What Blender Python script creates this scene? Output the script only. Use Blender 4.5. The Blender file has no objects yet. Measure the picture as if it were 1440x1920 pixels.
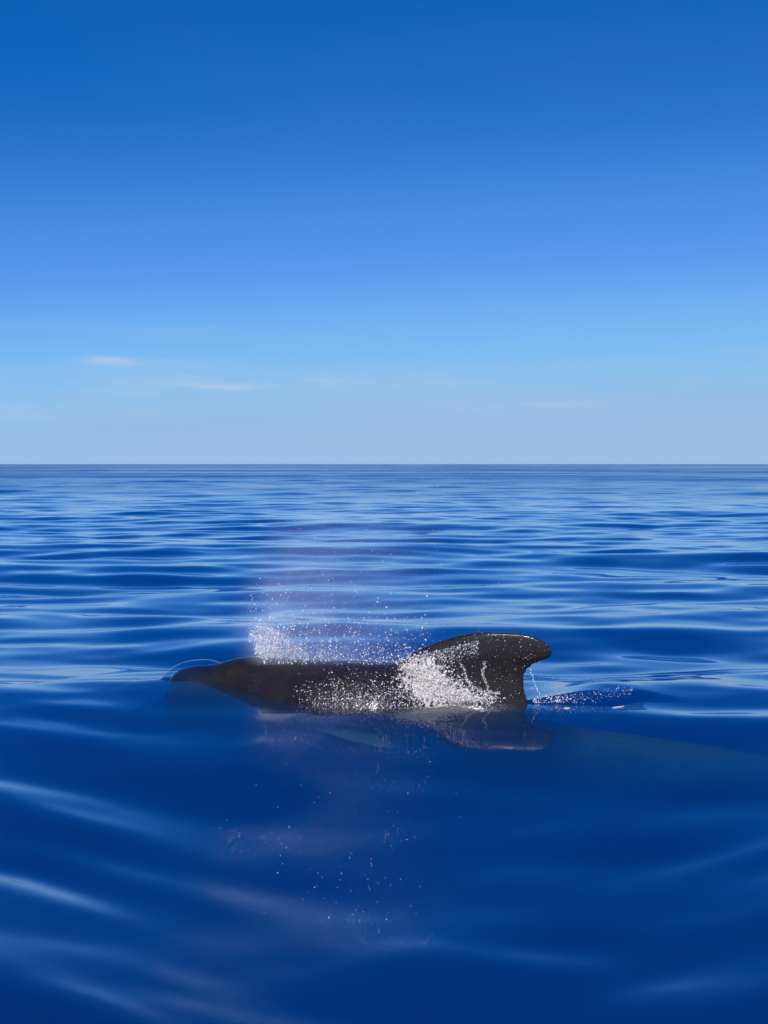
import bpy, bmesh, math, random
import numpy as np
from mathutils import Vector
from mathutils.bvhtree import BVHTree

rng = np.random.default_rng(11)
random.seed(11)
sc = bpy.context.scene
COL = sc.collection

# ------------------------------------------------------------------ camera
CAM_H = 1.5
F = 2886.0
TILT = math.atan(90 / F)                                  # focal length in photo pixels (1440 x 1920)
cd = bpy.data.cameras.new('camera')
cam = bpy.data.objects.new('camera', cd); COL.objects.link(cam)
cam.location = (0, 0, CAM_H)
cam.rotation_euler = (math.radians(90) - TILT, 0, math.radians(0.0))
cd.sensor_fit = 'VERTICAL'; cd.sensor_height = 36.0; cd.lens = F / 1920 * 36.0
cd.clip_start = 0.05; cd.clip_end = 60000
sc.camera = cam

# ------------------------------------------------------------------ sky and sun
SUN_EL, SUN_AZ = math.radians(43), math.radians(204)      # azimuth clockwise from +Y: behind the camera
w = bpy.data.worlds.new('World'); sc.world = w; w.use_nodes = True
nt = w.node_tree; N = nt.nodes; L = nt.links
for n in list(N): N.remove(n)
def nd(t, **k):
    n = N.new(t)
    for a, b in k.items(): setattr(n, a, b)
    return n
def mth(tree, op, a, b=None, c=None, clamp=False):
    n = tree.nodes.new('ShaderNodeMath'); n.operation = op; n.use_clamp = clamp
    for i, v in enumerate((a, b, c)):
        if v is None: continue
        if isinstance(v, (int, float)): n.inputs[i].default_value = v
        else: tree.links.new(v, n.inputs[i])
    return n.outputs[0]
def sstep(tree, v, lo, hi, a=0.0, b=1.0):
    n = tree.nodes.new('ShaderNodeMapRange'); n.interpolation_type = 'SMOOTHSTEP'
    tree.links.new(v, n.inputs[0])
    for i, x in enumerate((lo, hi, a, b)): n.inputs[i + 1].default_value = x
    return n.outputs[0]
sky = nd('ShaderNodeTexSky', sky_type='NISHITA', sun_disc=False, sun_elevation=SUN_EL, sun_rotation=SUN_AZ,
         altitude=0, air_density=1.0, dust_density=0.3, ozone_density=3.0)
def vmul(a, k):
    n = nd('ShaderNodeVectorMath', operation='SCALE'); L.new(a, n.inputs[0]); n.inputs['Scale'].default_value = k; return n.outputs[0]
crv = nd('ShaderNodeRGBCurve')                             # the photograph's deep, saturated grade of the clear sky
def set_curve(c, pts):
    while len(c.points) > 2: c.points.remove(c.points[1])
    c.points[0].location = pts[0]; c.points[1].location = pts[-1]
    for p in pts[1:-1]: c.points.new(*p)
set_curve(crv.mapping.curves[0], [(0, 0), (.1, .0015), (.195, .004), (.24, .015), (.325, .061), (.40, .10), (.50, .162), (.62, .235), (.70, .282), (.75, .295), (1, .34)])
set_curve(crv.mapping.curves[1], [(0, .03), (.1, .07), (.195, .122), (.24, .156), (.325, .262), (.40, .328), (.50, .445), (.62, .515), (.70, .525), (.75, .515), (1, .53)])
set_curve(crv.mapping.curves[2], [(0, .25), (.1, .35), (.195, .485), (.24, .565), (.325, .753), (.40, .831), (.50, .888), (.62, .865), (.70, .82), (.75, .79), (1, .80)])
crv.mapping.extend = 'HORIZONTAL'; crv.mapping.update()
bg = nd('ShaderNodeBackground'); bg.inputs[1].default_value = 0.1
wo = nd('ShaderNodeOutputWorld')
sred = nd('ShaderNodeSeparateColor'); L.new(vmul(sky.outputs[0], .103), sred.inputs[0]); scom = nd('ShaderNodeCombineColor')
for k in range(3): L.new(sred.outputs[0], scom.inputs[k])     # the red channel falls steadily with height: it drives the grade
L.new(scom.outputs[0], crv.inputs['Color'])
SKYOUT = vmul(crv.outputs[0], 10.0)
tcw = nd('ShaderNodeTexCoord'); sep = nd('ShaderNodeSeparateXYZ'); L.new(tcw.outputs['Generated'], sep.inputs[0])
def wnoise(scale, detail, sc3, loc=(0, 0, 0)):
    mp = nd('ShaderNodeMapping'); mp.inputs['Scale'].default_value = sc3; mp.inputs['Location'].default_value = loc
    L.new(tcw.outputs['Generated'], mp.inputs[0])
    n = nd('ShaderNodeTexNoise'); n.inputs['Scale'].default_value = scale; n.inputs['Detail'].default_value = detail; n.inputs['Roughness'].default_value = .55
    L.new(mp.outputs[0], n.inputs['Vector']); return n.outputs[0]
def wmix(a, col, fac):
    n = nd('ShaderNodeMix', data_type='RGBA'); L.new(a, n.inputs[6]); n.inputs[7].default_value = (*col, 1); L.new(fac, n.inputs[0]); return n.outputs[2]
zel = sep.outputs[2]
wisp = sstep(nt, wnoise(3.0, 4, (1.3, 1.3, 18), (3.1, .7, .35)), .50, .74)
band = mth(nt, 'MULTIPLY', sstep(nt, zel, .025, .05), sstep(nt, zel, .11, .06))
SKYOUT = wmix(SKYOUT, (4.6, 6.0, 8.2), mth(nt, 'MULTIPLY', mth(nt, 'MULTIPLY', wisp, band), .16))
bank = wnoise(3.0, 4, (1, 1, 10), (.4, 2.0, .3))                # low lilac haze bank with an uneven top
edge = mth(nt, 'ADD', zel, mth(nt, 'MULTIPLY', mth(nt, 'SUBTRACT', bank, .5), .08))
SKYOUT = wmix(SKYOUT, (3.6, 5.2, 7.9), mth(nt, 'MULTIPLY', sstep(nt, edge, .065, .01), .5))
azw = mth(nt, 'ARCTAN2', sep.outputs[0], sep.outputs[1]); fine = sstep(nt, wnoise(18, 5, (1, 1, 7)), .38, .68)
tot = None
for (wx, wy, ww, wh, k) in ((205, 680, 40, 9, .8), (300, 684, 130, 9, .22), (420, 731, 90, 9, .7), (240, 730, 160, 11, .45), (1080, 757, 220, 12, .55), (560, 715, 320, 14, .45), (140, 776, 200, 10, .4), (760, 690, 200, 12, .14), (1300, 720, 200, 12, .16)):
    a_ = mth(nt, 'DIVIDE', mth(nt, 'SUBTRACT', azw, math.atan((wx - 720) / F)), ww / F)
    e_ = mth(nt, 'DIVIDE', mth(nt, 'SUBTRACT', zel, math.sin(math.atan((870 - wy) / F))), wh / F)
    g_ = mth(nt, 'EXPONENT', mth(nt, 'MULTIPLY', mth(nt, 'ADD', mth(nt, 'MULTIPLY', a_, a_), mth(nt, 'MULTIPLY', e_, e_)), -1.0))
    g_ = mth(nt, 'MULTIPLY', g_, k); tot = g_ if tot is None else mth(nt, 'ADD', tot, g_)
SKYOUT = wmix(SKYOUT, (4.6, 5.9, 8.0), mth(nt, 'MULTIPLY', tot, fine))
veil = sstep(nt, wnoise(2.2, 5, (1, 1, 5), (1.7, .2, 4.1)), .42, .72)       # barely visible high veil
SKYOUT = wmix(SKYOUT, (4.2, 5.6, 8.2), mth(nt, 'MULTIPLY', veil, .015))
L.new(SKYOUT, bg.inputs[0]); L.new(bg.outputs[0], wo.inputs[0])

sl = bpy.data.lights.new('sun', 'SUN'); sl.energy = 5.0; sl.angle = math.radians(0.53); sl.color = (1.0, 0.955, 0.89)
so = bpy.data.objects.new('sun', sl); COL.objects.link(so)
sdir = Vector((math.sin(SUN_AZ) * math.cos(SUN_EL), math.cos(SUN_AZ) * math.cos(SUN_EL), math.sin(SUN_EL)))
so.rotation_euler = (-sdir).to_track_quat('-Z', 'Y').to_euler(); so.location = sdir * 50
vs = sc.view_settings
vs.view_transform = 'Standard'; vs.look = 'None'; vs.gamma = 1.0; vs.exposure = 0.0
try: vs.use_curve_mapping = False
except Exception: pass
cy = sc.cycles
cy.max_bounces = 10; cy.transparent_max_bounces = 12; cy.volume_bounces = 2
cy.sample_clamp_indirect = 6.0; cy.use_denoising = True

# ------------------------------------------------------------------ pixel helpers
ct, st = math.cos(TILT), math.sin(TILT)
def ray(px, py):
    u = (px - 720) / F; v = (py - 960) / F
    return np.array([u, ct - v * st, -st - v * ct])
C0 = np.array([0, 0, CAM_H])
YAW = math.atan(0.36)
T = np.array([math.cos(YAW), -math.sin(YAW)])       # along the whale towards its tail
Q = np.array([-math.sin(YAW), -math.cos(YAW)])      # across, towards the camera side
O = np.array([0.0, 9.72])
def W(s, q, z): p = O + s * T + q * Q; return (p[0], p[1], z)
def on_plane(px, py, q=0.0):
    """pixel ray against the whale's vertical mid plane shifted q metres to the near side -> (s, z)"""
    d = ray(px, py); t = ((O + q * Q) @ Q) / (d[:2] @ Q)
    p = C0 + t * d
    return float((p[:2] - O) @ T), float(p[2])
def on_sea(px, py, z=0.0):
    d = ray(px, py); p = C0 + d * (z - CAM_H) / d[2]; return float(p[0]), float(p[1])

def new_obj(name, me, mat=None, parent=None, label=None, cat=None, kind=None, group=None):
    o = bpy.data.objects.new(name, me); COL.objects.link(o)
    if mat: me.materials.append(mat)
    if parent: o.parent = parent
    if label: o['label'] = label
    if cat: o['category'] = cat
    if kind: o['kind'] = kind
    if group: o['group'] = group
    return o
def mat_new(name):
    m = bpy.data.materials.new(name); m.use_nodes = True
    t = m.node_tree
    for n in list(t.nodes): t.nodes.remove(n)
    out = t.nodes.new('ShaderNodeOutputMaterial')
    return m, t, out

# ------------------------------------------------------------------ materials
def mat_water():
    m, t, out = mat_new('sea_water')
    tc = t.nodes.new('ShaderNodeTexCoord')
    lw = t.nodes.new('ShaderNodeLayerWeight')
    gl = t.nodes.new('ShaderNodeBsdfGlossy'); gl.inputs['Roughness'].default_value = 0.02
    gl.inputs['Color'].default_value = (1, 1, 1, 1)
    tr = t.nodes.new('ShaderNodeBsdfTransparent')
    mp = t.nodes.new('ShaderNodeMapping'); mp.inputs['Scale'].default_value = (0.45, 1.0, 1.0)
    t.links.new(tc.outputs['Object'], mp.inputs[0])
    nz = t.nodes.new('ShaderNodeTexNoise'); nz.inputs['Scale'].default_value = 2.2; nz.inputs['Detail'].default_value = 3
    t.links.new(mp.outputs[0], nz.inputs['Vector'])
    patch = t.nodes.new('ShaderNodeTexNoise'); patch.inputs['Scale'].default_value = 0.25; patch.inputs['Detail'].default_value = 2
    t.links.new(mp.outputs[0], patch.inputs['Vector'])
    dv = t.nodes.new('ShaderNodeVectorMath'); dv.operation = 'DISTANCE'; dv.inputs[1].default_value = (0, 7, 0)
    t.links.new(tc.outputs['Object'], dv.inputs[0])
    st_ = mth(t, 'MULTIPLY', sstep(t, patch.outputs[0], 0.35, 0.7, 0.15, 0.5), sstep(t, dv.outputs['Value'], 6, 90))
    bp = t.nodes.new('ShaderNodeBump'); bp.inputs['Distance'].default_value = 0.1
    t.links.new(st_, bp.inputs['Strength']); t.links.new(nz.outputs[0], bp.inputs['Height'])
    t.links.new(bp.outputs[0], lw.inputs['Normal'])
    # ripples finer than the mesh carries (they grow with the open water's chop) blur the mirror and soften its grazing glare
    paw = t.nodes.new('ShaderNodeTexNoise'); paw.inputs['Scale'].default_value = .02; paw.inputs['Detail'].default_value = 6; paw.inputs['Roughness'].default_value = .65
    t.links.new(mp.outputs[0], paw.inputs['Vector'])
    chop = mth(t, 'MULTIPLY', sstep(t, dv.outputs['Value'], 14, 190), sstep(t, paw.outputs[0], .36, .66, .25, 1.35))
    t.links.new(mth(t, 'MULTIPLY_ADD', chop, .2, .03), gl.inputs['Roughness'])
    sig = mth(t, 'MULTIPLY_ADD', chop, .12, .012)
    cs = mth(t, 'SUBTRACT', 1.0, lw.outputs['Facing'])
    ce = mth(t, 'SQRT', mth(t, 'ADD', mth(t, 'MULTIPLY', cs, cs), mth(t, 'MULTIPLY', sig, sig)))
    fres = mth(t, 'MULTIPLY_ADD', mth(t, 'POWER', mth(t, 'SUBTRACT', 1.0, ce, clamp=True), 5.0), .98, .02)
    t.links.new(bp.outputs[0], gl.inputs['Normal'])
    mx = t.nodes.new('ShaderNodeMixShader')
    t.links.new(fres, mx.inputs[0]); t.links.new(tr.outputs[0], mx.inputs[1]); t.links.new(gl.outputs[0], mx.inputs[2])
    t.links.new(mx.outputs[0], out.inputs['Surface'])
    # body of the water: red and green are swallowed, blue is scattered back
    sca = t.nodes.new('ShaderNodeVolumeScatter'); sca.inputs['Color'].default_value = (.005, .13, .45, 1); sca.inputs['Density'].default_value = 1.25
    ab = t.nodes.new('ShaderNodeVolumeAbsorption'); ab.inputs['Color'].default_value = (.0, .50, .73, 1); ab.inputs['Density'].default_value = 3.0
    ad = t.nodes.new('ShaderNodeAddShader')
    t.links.new(sca.outputs[0], ad.inputs[0]); t.links.new(ab.outputs[0], ad.inputs[1]); t.links.new(ad.outputs[0], out.inputs['Volume'])
    return m
def mat_skin():
    m, t, out = mat_new('wet_whale_skin')
    b = t.nodes.new('ShaderNodeBsdfPrincipled'); tc = t.nodes.new('ShaderNodeTexCoord')
    def noise(scale, detail, sc3=(1, 1, 1), rough=.6):
        mp = t.nodes.new('ShaderNodeMapping'); mp.inputs['Scale'].default_value = sc3; t.links.new(tc.outputs['Object'], mp.inputs[0])
        n = t.nodes.new('ShaderNodeTexNoise'); n.inputs['Scale'].default_value = scale; n.inputs['Detail'].default_value = detail; n.inputs['Roughness'].default_value = rough
        t.links.new(mp.outputs[0], n.inputs['Vector']); return n.outputs[0]
    cr = t.nodes.new('ShaderNodeValToRGB')
    cr.color_ramp.elements[0].position = .3; cr.color_ramp.elements[0].color = (.0048, .0035, .0031, 1)
    cr.color_ramp.elements[1].position = .75; cr.color_ramp.elements[1].color = (.016, .0108, .0088, 1)
    t.links.new(noise(5, 7), cr.inputs[0])
    # thin pale rake marks and scuffs
    ln = noise(7, 3, (1, 1, 9)); ridge = mth(t, 'ABSOLUTE', mth(t, 'SUBTRACT', ln, .5))
    scar = mth(t, 'MULTIPLY', sstep(t, ridge, .012, .0), sstep(t, noise(3, 2), .52, .66))
    mxc = t.nodes.new('ShaderNodeMix'); mxc.data_type = 'RGBA'; mxc.inputs[7].default_value = (.06, .05, .045, 1)
    # grey saddle behind the fin; flipper blades painted lighter, imitating their lit look underwater
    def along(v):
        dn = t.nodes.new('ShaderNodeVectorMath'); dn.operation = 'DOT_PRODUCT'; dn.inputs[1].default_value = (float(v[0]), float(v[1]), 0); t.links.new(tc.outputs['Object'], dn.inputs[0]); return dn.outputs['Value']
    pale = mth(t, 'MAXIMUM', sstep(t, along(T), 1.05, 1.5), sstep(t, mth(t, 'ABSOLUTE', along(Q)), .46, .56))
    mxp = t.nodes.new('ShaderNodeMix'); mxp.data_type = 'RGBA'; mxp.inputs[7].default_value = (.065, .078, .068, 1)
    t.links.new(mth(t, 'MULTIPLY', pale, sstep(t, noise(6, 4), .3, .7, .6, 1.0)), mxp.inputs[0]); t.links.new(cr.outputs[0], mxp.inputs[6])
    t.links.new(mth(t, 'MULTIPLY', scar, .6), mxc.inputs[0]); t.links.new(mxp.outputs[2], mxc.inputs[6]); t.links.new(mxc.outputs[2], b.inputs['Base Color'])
    t.links.new(sstep(t, noise(9, 5), .3, .7, .36, .6), b.inputs['Roughness'])
    # gloss needs an air boundary: below the surface the wet skin has almost none
    sz = t.nodes.new('ShaderNodeSeparateXYZ'); t.links.new(tc.outputs['Object'], sz.inputs[0]); dry = sstep(t, sz.outputs[2], -.03, .0)
    t.links.new(mth(t, 'MULTIPLY', dry, .12), b.inputs['Specular IOR Level']); t.links.new(mth(t, 'MULTIPLY', dry, .9), b.inputs['Coat Weight']); b.inputs['Coat IOR'].default_value = 1.34
    t.links.new(sstep(t, noise(14, 4), .35, .65, .03, .12), b.inputs['Coat Roughness'])
    bp = t.nodes.new('ShaderNodeBump'); bp.inputs['Strength'].default_value = .25; bp.inputs['Distance'].default_value = .004
    t.links.new(noise(70, 4), bp.inputs['Height']); t.links.new(bp.outputs[0], b.inputs['Normal'])
    b2 = t.nodes.new('ShaderNodeBump'); b2.inputs['Strength'].default_value = .32; b2.inputs['Distance'].default_value = .012     # running film of water
    t.links.new(noise(26, 5, (1, 1, .6)), b2.inputs['Height']); t.links.new(b2.outputs[0], b.inputs['Coat Normal'])
    t.links.new(b.outputs[0], out.inputs[0])
    return m
def mat_drop(name, c0, c1, t0, t1):
    """sunlit water in the air: every drop a little different in tint and in how much shows through it"""
    m, t, out = mat_new(name)
    b = t.nodes.new('ShaderNodeBsdfPrincipled'); geo = t.nodes.new('ShaderNodeNewGeometry')
    b.inputs['Roughness'].default_value = .15; b.inputs['IOR'].default_value = 1.333
    cr = t.nodes.new('ShaderNodeValToRGB'); e = cr.color_ramp.elements
    e[0].color = (*c0, 1); e[1].color = (*c1, 1); k = e.new(.5); k.color = (.88, .80, .81, 1); k = e.new(.7); k.color = (*c1, 1)
    t.links.new(geo.outputs['Random Per Island'], cr.inputs[0]); t.links.new(cr.outputs[0], b.inputs['Base Color'])
    wn = t.nodes.new('ShaderNodeTexWhiteNoise'); wn.noise_dimensions = '1D'; t.links.new(geo.outputs['Random Per Island'], wn.inputs['W'])
    tr = t.nodes.new('ShaderNodeBsdfTransparent'); mx = t.nodes.new('ShaderNodeMixShader')
    t.links.new(mth(t, 'MULTIPLY_ADD', wn.outputs[0], t1 - t0, t0), mx.inputs[0])
    t.links.new(b.outputs[0], mx.inputs[1]); t.links.new(tr.outputs[0], mx.inputs[2]); t.links.new(mx.outputs[0], out.inputs[0])
    return m
def mat_plain(name, col, rough=.4):
    m, t, out = mat_new(name)
    b = t.nodes.new('ShaderNodeBsdfPrincipled')
    nz = t.nodes.new('ShaderNodeTexNoise'); nz.inputs['Scale'].default_value = 40
    mxn = t.nodes.new('ShaderNodeMix'); mxn.data_type = 'RGBA'
    mxn.inputs[6].default_value = (*[c * .7 for c in col], 1); mxn.inputs[7].default_value = (*col, 1)
    t.links.new(nz.outputs[0], mxn.inputs[0]); t.links.new(mxn.outputs[2], b.inputs['Base Color'])
    b.inputs['Roughness'].default_value = rough
    t.links.new(b.outputs[0], out.inputs[0])
    return m
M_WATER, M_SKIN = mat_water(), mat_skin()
M_DROP = mat_drop('spray_droplet', (.45, .5, .6), (.95, .94, .94), .1, .8)
M_FOAM = mat_drop('white_water', (.50, .48, .48), (.90, .86, .83), .0, .65)

# ------------------------------------------------------------------ the sea
WAVE_SEED = 18
SWELL_SEED = 11
K = []                                               # wave components: kx, ky, amplitude, phase, wavelength
wrng = np.random.default_rng(WAVE_SEED)
def add_waves(n, l0, l1, slope, spread, heading=90):
    for i in range(n):
        lam = l0 * (l1 / l0) ** wrng.random()
        th = math.radians(heading + wrng.normal(0, spread))
        k = 2 * math.pi / lam
        a = slope / k * math.sqrt(2 / n) * wrng.uniform(.6, 1.3)
        K.append((k * math.cos(th), k * math.sin(th), a, wrng.random() * 6.283, lam))
add_waves(10, 7, 16, .020, 30, 70)
add_waves(16, 2.4, 6, .036, 30, 95)
add_waves(26, .9, 2.2, .046, 26, 87)
add_waves(30, .4, .85, .031, 24, 92)
add_waves(34, .22, .38, .028, 30, 90)
K = np.array(K)

def smooth01(x): x = np.clip(x, 0, 1); return x * x * (3 - 2 * x)
LIP_D = np.linspace(0, 16.0, 1601)                    # profile of the water falling away from the flank, from its slope in degrees
LIP_H = -np.cumsum(np.tan(np.radians(np.interp(LIP_D, [0, .10, .3, .6, 1.0, 1.5, 2.0, 2.5, 3.0, 4.0, 5.2, 8.0, 11.0, 16.0], [0, 2, 9, 11.5, 9, 6.2, 4.5, 3.3, 2.5, 1.2, 0, 0, -1.8, 0])))) * .01
LIP_H = LIP_H - LIP_H[-1] * smooth01((LIP_D - 8) / 8)
SWELL = []; srng = np.random.default_rng(SWELL_SEED)
EXTRA = [(x_, y_, srng.uniform(150, 330), srng.uniform(13, 26), srng.uniform(.4, .8) * (.6 if 480 < x_ < 1080 else 1.0)) for x_, y_ in zip(srng.uniform(0, 1440, 16), np.linspace(1440, 1905, 16))]
for (px_, py_, hw_, hs_, k_) in ((200, 1398, 330, 12, .8), (300, 1346, 260, 9, .8), (230, 1530, 300, 22, .9), (430, 1640, 280, 24, .8), (60, 1692, 190, 24, 1.2), (1000, 1724, 220, 18, .75),
                                 (1320, 1775, 230, 34, 1.0), (1340, 1408, 210, 14, .9), (1150, 1600, 230, 26, .6), (620, 1850, 320, 30, .7), (1250, 1898, 260, 28, .8), (300, 1800, 240, 22, .5), *EXTRA):
    bx_, by_ = on_sea(px_, py_, -.2); b2_ = on_sea(px_, py_ + hs_, -.2)[1]
    SWELL.append((bx_, by_, hw_ * by_ / F, 1.5 * abs(by_ - b2_), (.10 if 520 < px_ < 1060 else .09) * k_))
def sea_local(x, y):
    """water moved by the animal: the glassy mound over its forehead and the ridge in its wake"""
    dx, dy = x - O[0], y - O[1]
    s = dx * T[0] + dy * T[1]; q = dx * Q[0] + dy * Q[1]
    h = np.zeros_like(x)
    # the bow wave: the level climbs towards the head
    lvl = np.interp(s, [-2.3, -1.7, -1.25, -.95, -.6, -.2, .2, .6, 1.0, 1.5, 2.3], [0, .035, .078, .05, .022, 0, .012, .02, .024, .026, 0])
    h += lvl * smooth01((1.5 - np.abs(q)) / 1.1)
    # mound pushed up in front of the forehead
    a = s + 1.32
    rr = np.sqrt((a / np.where(a < 0, .24, .33)) ** 2 + ((q + .02) / .225) ** 2)
    h += .108 * np.clip(1 - rr ** 2.2, 0, 1) ** .72
    # water falling away from the near flank
    w0 = np.interp(s, [-1.25, -.95, -.61, -.28, .04, .26, .65, .92, 1.4], [.02, .15, .33, .44, .40, .24, .12, .06, -.02])
    d = np.maximum(q - w0, 0)
    dn = np.minimum(d, 5.0)
    side = smooth01((x + 2.8 - .14 * dn) / 2.0) * smooth01((3.4 - .26 * dn - x) / 1.8) * smooth01((q + .3) / .3)
    h += side * np.interp(d, LIP_D, LIP_H)
    # ridge behind the fin, steep on the near side and torn off at its end
    env = np.exp(-((s - 1.32) / .30) ** 2)
    qf = .02 - .10 * (s - .95) - .25 * smooth01((s - 1.40) / .22) + .006 * np.sin(s * 60) + .008 * np.sin(s * 23)
    h += .082 * env * smooth01((qf - q) / (.10 + .12 * smooth01((s - 1.4) / .2))) * smooth01((q + 1.3) / .95)
    # low swells lying across the foreground: each has a back slope that catches the sky between two darker faces
    for bx, by, hx, sy, amp in SWELL:
        e = (x - bx) / hx; c = y - by + .25 * sy * np.sin(e * 2.1 + bx)
        h -= amp * c * np.exp(-(c / sy) ** 2 - e ** 2)
    return h
def sea_h(x, y, spacing=None):
    z = np.zeros_like(x)
    calm = .22 + .78 * smooth01((np.hypot(x, y - 7) - 4.5) / 12.0)      # slick round boat and whale
    lee = 1 - .1 * np.exp(-((x - .1) / 4.5) ** 4 - ((y - 5.5) / 4.6) ** 4)
    for kx, ky, a, p, lam in K:
        amp = a
        if spacing is not None: amp = a * smooth01((lam / spacing - 2.5) / 2.5)
        if lam < .4: amp = amp * calm
        elif lam < .9: amp = amp * (.6 + .4 * calm)
        amp = amp * lee
        z += amp * np.sin(kx * x + ky * y + p)
    z *= 1 - .92 * np.exp(-(x / 2.1) ** 4 - ((y - 9.72 + .36 * x) / 1.0) ** 4)
    return z + sea_local(x, y)

def build_sea():
    r = [.25]
    while r[-1] < 8.3: r.append(r[-1] * 1.010)
    while r[-1] < 11.2: r.append(r[-1] + .014)
    while r[-1] < 25: r.append(r[-1] * 1.008)
    while r[-1] < 400: r.append(r[-1] * 1.0055)
    while r[-1] < 1200: r.append(r[-1] * 1.009)
    while r[-1] < 25000: r.append(r[-1] * 1.04)
    r = np.array(r); nr = len(r)
    front = np.radians(np.linspace(-21, 21, 440))
    side = np.radians(np.linspace(21, 339, 150)[1:-1])
    th = np.concatenate([front, side]); na = len(th)
    R, A = np.meshgrid(r, th, indexing='ij')
    X, Y = R * np.sin(A), R * np.cos(A)
    dr = np.gradient(r)[:, None] * np.ones((1, na))
    dth = np.abs(np.gradient(np.unwrap(th)))[None, :]
    spc = np.maximum(dr, R * dth)
    spc = np.where(A < np.radians(21.5), np.maximum(dr, R * np.radians(.10)), spc)
    Z = sea_h(X, Y, spc)
    top = np.stack([X, Y, Z], -1).reshape(-1, 3)
    low = np.stack([X[-1], Y[-1], np.full(na, -60.0)], -1)
    verts = np.concatenate([top, low, [[0, 0, sea_h(np.array([0.]), np.array([0.]))[0]], [0, 0, -60]]])
    nv = len(top); c_top, c_bot = nv + na, nv + na + 1
    i = np.arange(nr - 1)[:, None]; j = np.arange(na)[None, :]; j2 = (j + 1) % na
    quads = np.stack([i * na + j, i * na + j2, (i + 1) * na + j2, (i + 1) * na + j], -1).reshape(-1, 4)
    jj = np.arange(na); jn = (jj + 1) % na
    wall = np.stack([(nr - 1) * na + jj, nv + jj, nv + jn, (nr - 1) * na + jn], -1)[:, ::-1]
    t1 = np.stack([np.full(na, c_top), jn, jj], -1); t2 = np.stack([np.full(na, c_bot), nv + jj, nv + jn], -1)
    q4 = np.concatenate([quads, wall]); q3 = np.concatenate([t1, t2])
    me = bpy.data.meshes.new('sea')
    me.vertices.add(len(verts)); me.vertices.foreach_set('co', verts.astype(np.float32).ravel())
    me.loops.add(q4.size + q3.size); me.loops.foreach_set('vertex_index', np.concatenate([q4.ravel(), q3.ravel()]).astype(np.int32))
    starts = np.concatenate([np.arange(len(q4)) * 4, q4.size + np.arange(len(q3)) * 3]).astype(np.int32)
    me.polygons.add(len(starts)); me.polygons.foreach_set('loop_start', starts)
    me.update(calc_edges=True); me.validate()
    me.polygons.foreach_set('use_smooth', np.ones(len(me.polygons), bool))
    return new_obj('sea', me, M_WATER, kind='structure', label='deep blue glassy sea with long low ripples to the horizon', cat='sea')
sea = build_sea()

# ------------------------------------------------------------------ the whale
def loft(bm, rings):
    prev = None; first = None
    for ring in rings:
        vs_ = [bm.verts.new(p) for p in ring]
        if prev:
            n = len(vs_)
            for i in range(n): bm.faces.new((prev[i], prev[(i + 1) % n], vs_[(i + 1) % n], vs_[i]))
        else: first = vs_
        prev = vs_
    bm.faces.new(first[::-1]); bm.faces.new(prev)
def interp(x, xs, ys):
    """smooth (monotone cubic) interpolation"""
    xs, ys = np.array(xs, float), np.array(ys, float)
    d = np.diff(ys) / np.diff(xs); m = np.zeros(len(xs)); m[0], m[-1] = d[0], d[-1]
    for i in range(1, len(xs) - 1):
        m[i] = 0 if d[i - 1] * d[i] <= 0 else 2 * d[i - 1] * d[i] / (d[i - 1] + d[i])
    x = np.clip(x, xs[0], xs[-1]); i = np.clip(np.searchsorted(xs, x) - 1, 0, len(xs) - 2)
    h = xs[i + 1] - xs[i]; t = (x - xs[i]) / h
    return ((1 + 2 * t) * (1 - t) ** 2 * ys[i] + t * (1 - t) ** 2 * h * m[i] + t * t * (3 - 2 * t) * ys[i + 1] + t * t * (t - 1) * h * m[i + 1])

SIL = [(395, 1246), (418, 1237), (445, 1232.5), (480, 1231), (520, 1233), (600, 1236), (680, 1238), (745, 1242)]
sil = [on_plane(px, py) for px, py in SIL]
s_fin_end = on_plane(985, 1310)[0]
top_s = [-1.55, -1.50, -1.42, -1.33, -1.25, -1.18, -1.11] + [a for a, b in sil[2:]] + [.20, .36, .55, s_fin_end, 1.35, 1.9, 2.5, 3.1, 3.45]
top_z = [-.06, .082, .140, .163, .171, .183, .202, .228] + [b for a, b in sil[3:]] + [.165, .07, .0, -.06, -.11, -.15, -.22, -.32, -.40]
bot_s = [-1.55, -1.50, -1.42, -1.15, -.9, -.5, 0, .5, 1.0, 1.6, 2.2, 2.8, 3.2, 3.45]
bot_z = [-.12, -.24, -.34, -.42, -.47, -.57, -.62, -.62, -.58, -.51, -.46, -.44, -.45, -.44]
wid_s = [-1.55, -1.50, -1.42, -1.33, -1.2, -.95, -.61, -.28, .04, .3, .65, 1.0, 1.6, 2.2, 2.8, 3.2, 3.45]
wid_w = [.03, .085, .14, .165, .17, .20, .37, .45, .44, .39, .35, .30, .22, .14, .08, .06, .04]
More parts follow.
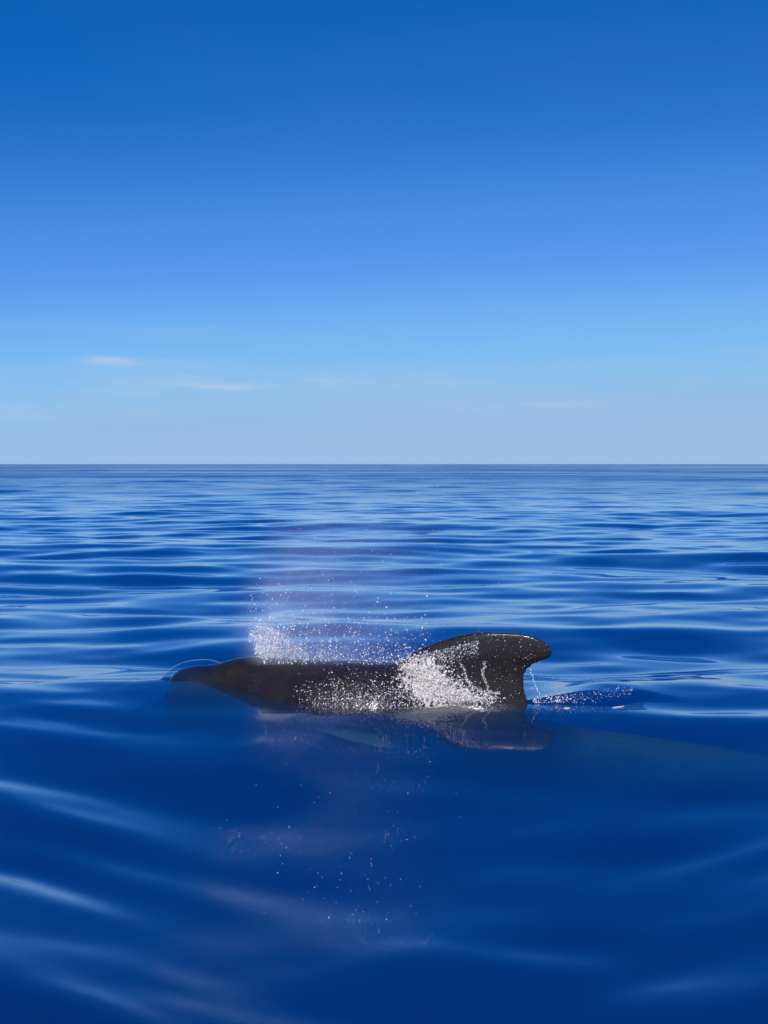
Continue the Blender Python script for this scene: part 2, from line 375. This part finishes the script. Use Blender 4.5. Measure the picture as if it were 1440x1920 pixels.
def whale_mesh():
    bm = bmesh.new()
    rings = []
    for s in np.concatenate([np.linspace(-1.55, -1.26, 22), np.linspace(-1.245, 3.45, 120)]):
        tz, bz, ww = interp(s, top_s, top_z), interp(s, bot_s, bot_z), interp(s, wid_s, wid_w)
        c, hh = (tz + bz) / 2, (tz - bz) / 2
        ring = []
        for k in range(64):
            a = 2 * math.pi * k / 64; ca, sa = math.cos(a), math.sin(a)
            e = 2 / 2.15
            ring.append(W(s, ww * math.copysign(abs(ca) ** e, ca), c + hh * math.copysign(abs(sa) ** e, sa)))
        rings.append(ring)
    loft(bm, rings)
    # dorsal fin: horizontal slices between leading and trailing edge traced on the mid plane
    lead = [(735, 1262), (748, 1243), (762, 1232), (780, 1221), (800, 1211.5), (820, 1203.5), (840, 1197), (860, 1191.5), (880, 1188), (900, 1185.8), (918, 1185)]
    trail = [(1003, 1345), (993, 1322), (987, 1306), (984.5, 1292), (983, 1278), (985, 1270), (984.5, 1264), (989, 1260), (988, 1255), (996, 1251), (999, 1246),
             (1011, 1241.5), (1015, 1239), (1026, 1237), (1035, 1231), (1038, 1222), (1034, 1213), (1026, 1205), (1013, 1197.5), (998, 1192), (980, 1188), (960, 1186), (940, 1185.2), (925, 1185)]
    lz = [on_plane(*p) for p in lead]; tz_ = [on_plane(*p) for p in trail]
    ls, lzz = [a for a, b in lz], [b for a, b in lz]
    ts, tzz = [a for a, b in tz_], [b for a, b in tz_]
    # the sliced fin must be monotone in z
    for i in range(1, len(tzz)): tzz[i] = max(tzz[i], tzz[i - 1] + .0015)
    ztop = min(lzz[-1], tzz[-1]) - .0005
    lead_b = [(-.06, lz[0][0] + .10), (.05, lz[0][0] + .02)]
    zs_l = [b for b, a in lead_b if b] ; 
    LZ = [-.25, lzz[0] - .02] + lzz; LS = [ls[0] - .0, ls[0] - .0] + ls
    TZ = [-.25, tzz[0] - .06] + tzz; TS = [ts[0] + .06, ts[0] + .02] + ts
    zz = np.concatenate([np.linspace(-.18, ztop - .09, 60), ztop - .09 * (1 - np.linspace(0, 1, 50)[1:]) ** 2])
    rings = []
    for z in zz:
        a = float(np.interp(z, LZ, LS)); b = float(np.interp(z, TZ, TS)); ch = max(b - a, .01)
        rem = max(ztop - z, 0) / ztop
        th = .062 * min(1, rem) ** .45 + .006 + .055 * math.exp(-max(z + .02, 0) / .07)
        ring = []
        def tk(c): return th * (1.0 * (2.969 * math.sqrt(c) - 1.26 * c - 3.516 * c * c + 2.843 * c ** 3 - 1.015 * c ** 4)) + .006 * min(1, (1 - c) * 12)
        cs = (1 - np.cos(np.linspace(0, math.pi, 34))) / 2
        for c in cs: ring.append(W(a + ch * c, max(tk(c), .0015), z))
        for c in cs[::-1][1:-1]: ring.append(W(a + ch * c, -max(tk(c), .0015), z))
        rings.append(ring)
    loft(bm, rings)
    # flippers: swept-back blades below the surface
    for side in (1, -1):
        if side == 1:
            path = []
            for fx, fy, fz in ((560, 1322, -.10), (590, 1338, -.09), (612, 1352, -.10), (645, 1370, -.12), (685, 1386, -.14), (720, 1397, -.16), (742, 1404, -.18)):
                fp = np.array(on_sea(fx, fy, fz)) - O; path.append((float(fp @ T), float(fp @ Q), fz))
        else:
            path = [(-.50, -.33, -.20), (-.44, -.45, -.26), (-.36, -.57, -.33), (-.24, -.67, -.40), (-.08, -.75, -.46), (.08, -.80, -.50), (.17, -.82, -.52)]
        chord = [.19, .18, .165, .14, .105, .065, .02]
        rings = []
        for i, (s, q, z) in enumerate(path):
            ring = []
            a = .5 + .12 * i
            for k in range(20):
                an = 2 * math.pi * k / 20
                u = math.cos(an) * chord[i]; v = math.sin(an) * (.026 - .0026 * i)
                ring.append(W(s + u * math.cos(a * .6), q - side * u * math.sin(a * .6), z + v))
            rings.append(ring)
        loft(bm, rings)
    # tail flukes
    for side in (1, -1):
        rings = []
        for i, f in enumerate(np.linspace(0, 1, 8)):
            ring = []; s0 = 3.12 + .42 * f ** 1.3; ch = .40 * (1 - f) ** .8 + .02
            for k in range(20):
                an = 2 * math.pi * k / 20
                ring.append(W(s0 + ch * (.5 + .5 * math.cos(an)), side * .62 * f, -.41 + math.sin(an) * .028 * (1 - .7 * f)))
            rings.append(ring if side == 1 else ring)
        loft(bm, rings)
    bmesh.ops.recalc_face_normals(bm, faces=bm.faces)
    me = bpy.data.meshes.new('raw'); bm.to_mesh(me); bm.free()
    tmp = bpy.data.objects.new('raw', me); COL.objects.link(tmp)
    rm = tmp.modifiers.new('r', 'REMESH'); rm.mode = 'VOXEL'; rm.voxel_size = .0075; rm.use_smooth_shade = True
    sm = tmp.modifiers.new('s', 'CORRECTIVE_SMOOTH') if False else tmp.modifiers.new('s', 'SMOOTH'); sm.factor = .5; sm.iterations = 5
    dg = bpy.context.evaluated_depsgraph_get()
    res = bpy.data.meshes.new_from_object(tmp.evaluated_get(dg))
    bpy.data.objects.remove(tmp); bpy.data.meshes.remove(me)
    res.name = 'pilot_whale_body'
    res.materials.clear()
    res.polygons.foreach_set('use_smooth', np.ones(len(res.polygons), bool))
    return res
whale = bpy.data.objects.new('pilot_whale', None); COL.objects.link(whale)
whale.location = (O[0], O[1], 0); whale.empty_display_size = .2
whale['label'] = 'dark brown pilot whale surfacing with broad hooked dorsal fin above the blue sea'; whale['category'] = 'whale'
body_me = whale_mesh()
nb = len(body_me.vertices); co = np.zeros(nb * 3, np.float32); body_me.vertices.foreach_get('co', co); co = co.reshape(-1, 3)
bvh = BVHTree.FromPolygons([Vector(v) for v in co], [tuple(p.vertices) for p in body_me.polygons])
co2 = co - np.array([O[0], O[1], 0], np.float32); body_me.vertices.foreach_set('co', co2.ravel()); body_me.update()
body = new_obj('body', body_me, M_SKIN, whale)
def hit(px, py):
    d = Vector(ray(px, py)).normalized()
    loc, nor, idx, dist = bvh.ray_cast(Vector(C0), d)
    return loc, nor

def small_part(name, bm, mat):
    me = bpy.data.meshes.new(name); bm.to_mesh(me); bm.free()
    me.polygons.foreach_set('use_smooth', np.ones(len(me.polygons), bool))
    return new_obj(name, me, mat, whale)
M_EYE = mat_plain('eye_dark', (.012, .010, .010), .1)
M_LIP = mat_plain('blowhole_lip', (.012, .009, .009), .3)
def surf(s, q, up=True):
    p = W(s, q, 2.0)
    return bvh.ray_cast(Vector(p), Vector((0, 0, -1)))[:2]
for side in (1, -1):
    p0 = W(-1.02, side * 1.2, -.12); d = Vector((-side * Q[0], -side * Q[1], 0))
    loc, nor, _, _ = bvh.ray_cast(Vector(p0), d)
    bm = bmesh.new(); bmesh.ops.create_icosphere(bm, subdivisions=2, radius=.016)
    rel = Vector((loc.x - O[0], loc.y - O[1], loc.z)) - nor * .007
    bmesh.ops.translate(bm, verts=bm.verts, vec=rel)
    small_part('eye', bm, M_EYE)
bm = bmesh.new(); ring_prev = None                            # crescent rim of the open blowhole
for k in range(25):
    a = math.pi * (k / 24) - math.pi / 2
    loc, nor = surf(-.86 + .028 * math.cos(a), .045 * math.sin(a))
    c = Vector((loc.x - O[0], loc.y - O[1], loc.z)); r_ = .009 * (.25 + math.cos(a) ** .5 if abs(math.cos(a)) > 1e-6 else .25)
    r_ = .004 + .007 * max(math.cos(a), 0)
    tang = Vector((-math.sin(a) * T[0] + math.cos(a) * Q[0], -math.sin(a) * T[1] + math.cos(a) * Q[1], 0)).normalized(); sidev = tang.cross(nor).normalized()
    ring_ = [bm.verts.new(c + (nor * math.sin(b_) + sidev * math.cos(b_)) * r_) for b_ in np.linspace(0, 2 * math.pi, 9)[:-1]]
    if ring_prev:
        for j in range(8): bm.faces.new((ring_prev[j], ring_prev[(j + 1) % 8], ring_[(j + 1) % 8], ring_[j]))
    ring_prev = ring_
bmesh.ops.recalc_face_normals(bm, faces=bm.faces)
small_part('blowhole', bm, M_LIP)

# ------------------------------------------------------------------ droplets
def base_ico(sub):
    bm = bmesh.new(); bmesh.ops.create_icosphere(bm, subdivisions=sub, radius=1)
    v = np.array([x.co[:] for x in bm.verts]); f = np.array([[l.index for l in x.verts] for x in bm.faces]); bm.free()
    return v, f
ICO = base_ico(1); ICO2 = base_ico(2)
def drops_mesh(name, P, Rr, stretch=None, ico=ICO, jitter=.18):
    P = np.asarray(P, float); n = len(P); v, f = ico; m = len(v)
    V = np.repeat(v[None], n, 0) * (1 + rng.normal(0, jitter, (n, m, 1)))
    sx = 1 + np.abs(rng.normal(0, .35, (n, 1, 3))); V = V * sx
    if stretch is not None:                                   # stretch: n x 3 vectors, metres of extra half length
        d = np.einsum('nmk,nk->nm', v[None].repeat(n, 0), stretch / (np.linalg.norm(stretch, axis=1, keepdims=True) + 1e-9))
        V = V * np.asarray(Rr)[:, None, None] + d[..., None] * stretch[:, None, :]
    else: V = V * np.asarray(Rr)[:, None, None]
    V = (V + P[:, None, :]).reshape(-1, 3)
    Fc = (f[None] + (np.arange(n) * m)[:, None, None]).reshape(-1, 3)
    me = bpy.data.meshes.new(name)
    me.vertices.add(len(V)); me.vertices.foreach_set('co', V.astype(np.float32).ravel())
    me.loops.add(Fc.size); me.loops.foreach_set('vertex_index', Fc.astype(np.int32).ravel())
    me.polygons.add(len(Fc)); me.polygons.foreach_set('loop_start', (np.arange(len(Fc)) * 3).astype(np.int32))
    me.update(calc_edges=True)
    me.polygons.foreach_set('use_smooth', np.ones(len(Fc), bool))
    return me

# blow: droplets thrown up from the blowhole and drifting back over the animal
P, Rr, S = [], [], []
def put_air(px, py, q, r, stv=(0, 0, 0)):
    s, z = on_plane(px, py, q)
    P.append(W(s, q, z)); Rr.append(r); S.append(stv)
def left_edge(y):                                              # photo column of the plume's windward side
    return float(np.interp(y, [830, 950, 1050, 1120, 1190, 1215, 1240], [600, 520, 470, 462, 466, 474, 492]))
def drift(k): return np.array([T[0] * .5, T[1] * .5, -.8]) * abs(rng.normal(0, k)) + rng.normal(0, k * .4, 3)
def size(lo, hi, p): return lo + (hi - lo) * rng.random() ** p
for i in range(6500):                                          # low band over the back
    y = 1246 - rng.exponential(34)
    if y < 1070: continue
    x = left_edge(y) + rng.normal(6, 7) + (rng.gamma(1.3, 60) if rng.random() < .55 else rng.uniform(0, 330))
    if x > 830 or (x > 770 and y > 1225): continue
    put_air(x, y, rng.normal(0, .13), size(.00035, .0038, 6 if rng.random() < .9 else 2.5), drift(.0018))
for i in range(4200):                                          # frothy burst by the blowhole
    a = rng.random() ** .8; ang = rng.normal(.35, .45)
    x = 488 + a * 75 * math.sin(ang); y = 1244 - a * 70 * math.cos(ang)
    put_air(max(x, left_edge(y) + rng.normal(4, 5)), y, rng.normal(0, .06), size(.0003, .0044, 6), rng.normal(0, 1, 3) * .002)
for i in range(26):                                            # short torn strings of water
    a = rng.random(); x = 485 + rng.gamma(1.4, 34); y = 1240 - rng.exponential(16); dx, dy = rng.normal(4, 7), -abs(rng.normal(6, 6))
    q = rng.normal(.03, .07)
    for t_ in np.linspace(0, 1, 9):
        put_air(x + dx * t_ + rng.normal(0, .4), y + dy * t_ * (1.4 - .4 * t_), q, size(.0009, .002, 1.5))
for i in range(4500):                                          # thin upper part of the plume
    y = 1185 - 340 * rng.random() ** 1.5
    x = left_edge(y) + abs(rng.normal(0, 8)) + rng.gamma(1.5, 115)
    if x > 1000: continue
    put_air(x, y, rng.normal(0, .22), size(.0003, .0022, 6))
for i in range(150):                                           # stray drops added over the open water, partly standing in for the blow's reflection
    x, y = rng.normal(640, 110), rng.uniform(1400, 1730)
    t_ = .86 * rng.uniform(.72, .96) * CAM_H / -ray(x, y)[2]; p = C0 + ray(x, y) * t_
    P.append(tuple(p)); Rr.append(size(.0003, .0010, 2)); S.append((0, 0, -abs(rng.normal(0, .0008))))
blow_me = drops_mesh('blow_droplets', P, Rr, np.array(S, float))
new_obj('blow_spray', blow_me, M_DROP, kind='stuff', label='white droplets of the blow flying over the whale back', cat='spray')

# beads of water and thrown drops against the wet back and fin
P, Rr, S = [], [], []
def put_on(px, py, r, off=(.002, .02), stv=(0, 0, 0)):
    loc, nor = hit(px, py)
    if loc is None: return
    p = loc + nor * rng.uniform(*off)
    if p.z < .012: return
    P.append(tuple(p)); Rr.append(r); S.append(stv)
for i in range(5500):
    x = rng.uniform(545, 800); y = 1342 - abs(rng.normal(0, 40))
    dens = min(1, ((x - 540) / 90) ** 1.3) * (1.0 if y > 1262 else .4)
    if rng.random() > dens: continue
    put_on(x, y, size(.0004, .0036, 5), stv=rng.normal(0, 1, 3) * .001)
for i in range(1100):                                          # sparse over the whole fin
    put_on(rng.uniform(780, 1035), rng.uniform(1188, 1320), size(.0005, .0026, 5))
for i in range(1100):                                          # thick along the leading edge
    t_ = rng.random() ** 1.3; x = 768 + 130 * t_; y = 1229 - 32 * t_ + abs(rng.normal(0, 15)) + 4
    put_on(x, y, size(.0007, .003, 3), stv=rng.normal(0, 1, 3) * .0012)
bead_me = drops_mesh('bead_drops', P, Rr, np.array(S, float))
new_obj('water_beads', bead_me, M_DROP, kind='stuff', label='glittering water beads on the wet whale back and fin', cat='water drops')

# white water breaking against the foot of the fin
P, Rr, S = [], [], []
blobs = [(800, 1262, 26, 22, 900), (815, 1285, 24, 20, 1300), (822, 1306, 26, 13, 1300), (860, 1308, 30, 11, 1100), (790, 1300, 22, 16, 500),
         (905, 1312, 20, 7, 420), (775, 1248, 20, 12, 380), (850, 1288, 26, 14, 420), (765, 1275, 20, 20, 260)]
for cx, cyy, sx, sy, n in blobs:
    for i in range(int(n * 1.5)):
        x, y = rng.normal(cx, sx * .8), rng.normal(cyy, sy * .8)
        put_on(x, y, size(.0004, .0046, 5), off=(.004, .06), stv=rng.normal(0, 1, 3) * .0015)
streams = [[(865, 1243), (873, 1258), (876, 1274), (884, 1284)], [(884, 1284), (900, 1296), (915, 1306)], [(910, 1240), (910, 1252), (906, 1264), (912, 1280), (918, 1298)],
           [(918, 1298), (930, 1300), (937, 1298)], [(780, 1240), (795, 1236), (803, 1246)], [(768, 1262), (785, 1270), (792, 1288)], [(846, 1290), (858, 1282), (872, 1286)],
           [(745, 1278), (765, 1282), (782, 1296)], [(898, 1290), (912, 1300), (925, 1312)]]
for ln in streams:
    for (x0, y0), (x1, y1) in zip(ln[:-1], ln[1:]):
        for t_ in np.linspace(0, 1, 16):
            for k in range(2):
                put_on(x0 + (x1 - x0) * t_ + rng.normal(0, 1.4), y0 + (y1 - y0) * t_ + rng.normal(0, 1.4), .001 + .0018 * rng.random(), off=(.01, .03))
foam_me = drops_mesh('foam_drops', P, Rr, np.array(S, float), jitter=.25)
# torn sheet of white water clinging to the fin's foot
from mathutils import noise as mn
STEP = 1.1; xs = np.arange(735, 950, STEP); ys = np.arange(1218, 1346, STEP); idx = -np.ones((len(xs), len(ys)), int); SV = []; SN = []
for i, x in enumerate(xs):
    for j, y in enumerate(ys):
        D = sum(n / 1300 * math.exp(-((x - cx) / sx / 1.15) ** 2 - ((y - cyy) / sy / 1.15) ** 2) for cx, cyy, sx, sy, n in blobs)
        if D < .12: continue
        v = Vector((x * .045, y * .045, 3.0)); lace = abs(mn.fractal(v * 2.2, .8, 2.1, 4)) ; clump = mn.fractal(v * .8 + Vector((7, 1, 0)), .9, 2.0, 3)
        if D * .82 + clump * .34 - lace * .62 < .13 + .12 * (lace > .42): continue
        loc, nor = hit(x, y)
        if loc is None: continue
        p = loc + nor * (.006 + .022 * max(0, min(D, 1.5)) * (.5 + abs(mn.noise(v * 3.1))) + .008 * mn.noise(v * 9))
        if p.z < .006: continue
        idx[i, j] = len(SV); SV.append(p); SN.append(nor)
SF = []; ecount = {}
for i in range(len(xs) - 1):
    for j in range(len(ys) - 1):
        c = [int(idx[i, j]), int(idx[i + 1, j]), int(idx[i + 1, j + 1]), int(idx[i, j + 1])]
        if min(c) >= 0 and max((SV[c[0]] - SV[c[2]]).length, (SV[c[1]] - SV[c[3]]).length) < .05:
            SF.append(c)
            for k in range(4): ecount[(c[k], c[(k + 1) % 4])] = 1
nsv = len(SV)
back = [[v + nsv for v in c[::-1]] for c in SF]
rim = [[b_, a_, a_ + nsv, b_ + nsv] for (a_, b_) in ecount if (b_, a_) not in ecount]
sheet = bpy.data.meshes.new('sheet'); sheet.from_pydata([tuple(v) for v in SV] + [tuple(v - n * .0035) for v, n in zip(SV, SN)], [], SF + back + rim)
bm = bmesh.new(); bm.from_mesh(sheet); bmesh.ops.delete(bm, geom=[v for v in bm.verts if not v.link_faces], context='VERTS')
bmesh.ops.recalc_face_normals(bm, faces=bm.faces)
bm.from_mesh(foam_me); bm.to_mesh(foam_me); bm.free(); bpy.data.meshes.remove(sheet)
foam_me.polygons.foreach_set('use_smooth', np.ones(len(foam_me.polygons), bool))
new_obj('fin_splash', foam_me, M_FOAM, kind='stuff', label='white splash of foam breaking at the foot of the dorsal fin', cat='splash')

# drops falling from the hooked tip and froth on the wake
P, Rr, S = [], [], []
def put_q(px, py, q, r, stv=(0, 0, 0)):
    s, z = on_plane(px, py, q); x, y, z = W(s, q, z)
    h = float(sea_h(np.array([x]), np.array([y]))[0])
    P.append((x, y, max(z, h + r * .3))); Rr.append(r); S.append(stv)
for t_ in np.linspace(0, 1, 34):
    put_q(995 + 20 * t_ ** 1.2 + rng.normal(0, .8), 1255 + 55 * t_ + rng.normal(0, 1), .0, .0012 + .002 * rng.random())
for i in range(170):
    put_q(1000 + abs(rng.normal(0, 38)), 1318 - abs(rng.normal(0, 8)), rng.normal(.0, .04), .001 + .003 * rng.random() ** 2)
for i in range(90):
    put_q(rng.uniform(985, 1060), rng.uniform(1262, 1312), rng.normal(.0, .03), .0007 + .0014 * rng.random() ** 2)
def hit_sea(px, py):
    d = ray(px, py); d = d / np.linalg.norm(d); t_ = np.linspace(7, 14, 900); p = C0[None] + t_[:, None] * d[None]
    k = int(np.argmax(p[:, 2] < sea_h(p[:, 0], p[:, 1]))); return p[k]
for i in range(190):                                          # glitter of drops on the ridge's dark face
    x = rng.uniform(1045, 1185); y = 1304 - (x - 1120) * .07 + rng.normal(0, 6); p = hit_sea(x, y)
    P.append(tuple(p + np.array([0, 0, .004]))); Rr.append(size(.0008, .003, 3)); S.append((0, 0, 0))
wake_me = drops_mesh('wake_drops', P, Rr, np.array(S, float))
new_obj('wake_spray', wake_me, M_DROP, kind='stuff', label='small drops falling from the fin tip onto the dark wake ridge', cat='spray')

# fine mist of the blow, a real volume drifting back from the blowhole
def mat_mist():
    m, t, out = mat_new('blow_mist')
    tc = t.nodes.new('ShaderNodeTexCoord'); sp = t.nodes.new('ShaderNodeSeparateXYZ'); t.links.new(tc.outputs['Object'], sp.inputs[0])
    x, y, z = sp.outputs
    nz = t.nodes.new('ShaderNodeTexNoise'); nz.inputs['Scale'].default_value = 4.5; nz.inputs['Detail'].default_value = 4
    t.links.new(tc.outputs['Object'], nz.inputs['Vector'])
    nw = t.nodes.new('ShaderNodeTexNoise'); nw.inputs['Scale'].default_value = 2.6; nw.inputs['Detail'].default_value = 3; t.links.new(tc.outputs['Object'], nw.inputs['Vector'])
    u = mth(t, 'SUBTRACT', mth(t, 'MULTIPLY_ADD', mth(t, 'SUBTRACT', nw.outputs[0], .5), .5, x), mth(t, 'ADD', sstep(t, z, .55, 1.35, -1.0, -.72), sstep(t, z, .45, .2, 0, .09)))
    f = mth(t, 'MULTIPLY', sstep(t, u, -.06, .30), sstep(t, u, 1.45, .2))
    f = mth(t, 'MULTIPLY', f, sstep(t, z, 1.55, .5))
    f = mth(t, 'MULTIPLY', f, sstep(t, mth(t, 'ABSOLUTE', y), .30, .05))
    f = mth(t, 'MULTIPLY', f, sstep(t, nz.outputs[0], .28, .72, .5, 1.3))
    core = mth(t, 'MULTIPLY', sstep(t, u, .38, .02), mth(t, 'MULTIPLY', sstep(t, x, -.96, -.80), sstep(t, z, .55, .2)))
    dens = mth(t, 'MULTIPLY', f, mth(t, 'MULTIPLY_ADD', core, 4.5, .46))
    vol = t.nodes.new('ShaderNodeVolumePrincipled'); vol.inputs['Color'].default_value = (.95, .96, 1.0, 1); vol.inputs['Anisotropy'].default_value = -.5
    t.links.new(dens, vol.inputs['Density']); t.links.new(vol.outputs[0], out.inputs['Volume'])
    return m
bm = bmesh.new(); rings = []
for z in np.linspace(.165, 1.5, 14):
    l = float(np.interp(z, [.16, .45, .6, 1.5], [-1.06, -1.22, -1.24, -.95])); r_ = float(np.interp(z, [.16, .5, 1.5], [.12, .42, .62]))
    wq = float(np.interp(z, [.16, .35, 1.5], [.12, .28, .32]))
    rings.append([((l + r_) / 2 + (r_ - l) / 2 * math.copysign(abs(math.cos(a)) ** .8, math.cos(a)), wq * math.copysign(abs(math.sin(a)) ** .8, math.sin(a)), z) for a in np.linspace(0, 2 * math.pi, 33)[:-1]])
loft(bm, rings); bmesh.ops.recalc_face_normals(bm, faces=bm.faces)
me = bpy.data.meshes.new('blow_mist'); bm.to_mesh(me); bm.free()
mist = new_obj('blow_mist', me, mat_mist(), kind='stuff', label='pale lilac mist of the blow drifting up behind the whale head', cat='mist')
mist.location = (O[0], O[1], 0); mist.rotation_euler = (0, 0, -YAW)

# two thin flecks of foam lying on the slick beside the wake
M_FLECK = mat_plain('foam_fleck', (.75, .74, .76), .6)
for (x0, y0, x1, y1, lab) in ((1148, 1339, 1171, 1334, 'long thin white foam fleck floating on water beside the wake ridge'), (1058, 1338, 1069, 1338, 'short pale foam fleck floating on water close behind the fin')):
    a, b = np.array(on_sea(x0, y0)), np.array(on_sea(x1, y1)); bm = bmesh.new(); n = np.array([-(b - a)[1], (b - a)[0]]); n /= np.linalg.norm(n)
    up, dn, lo = [], [], []
    for k in range(13):
        t_ = k / 12; c = a + (b - a) * t_ + n * .004 * math.sin(t_ * 7); wd = .0045 * math.sin(math.pi * (t_ * .9 + .05)) * (1 + .3 * math.sin(t_ * 21))
        h = float(sea_h(np.array([c[0]]), np.array([c[1]]))[0])
        up.append(bm.verts.new((*(c + n * wd), h + .001))); dn.append(bm.verts.new((*(c - n * wd), h + .001))); lo.append(bm.verts.new((*c, h + .005)))
    for k in range(12):
        bm.faces.new((up[k], lo[k], lo[k + 1], up[k + 1])); bm.faces.new((lo[k], dn[k], dn[k + 1], lo[k + 1])); bm.faces.new((dn[k], up[k], up[k + 1], dn[k + 1]))
    bm.faces.new((up[0], dn[0], lo[0])); bm.faces.new((up[-1], lo[-1], dn[-1]))
    bmesh.ops.recalc_face_normals(bm, faces=bm.faces)
    me = bpy.data.meshes.new('foam_fleck'); bm.to_mesh(me); bm.free()
    new_obj('foam_fleck', me, M_FLECK, label=lab, cat='foam', group='foam flecks beside the wake')
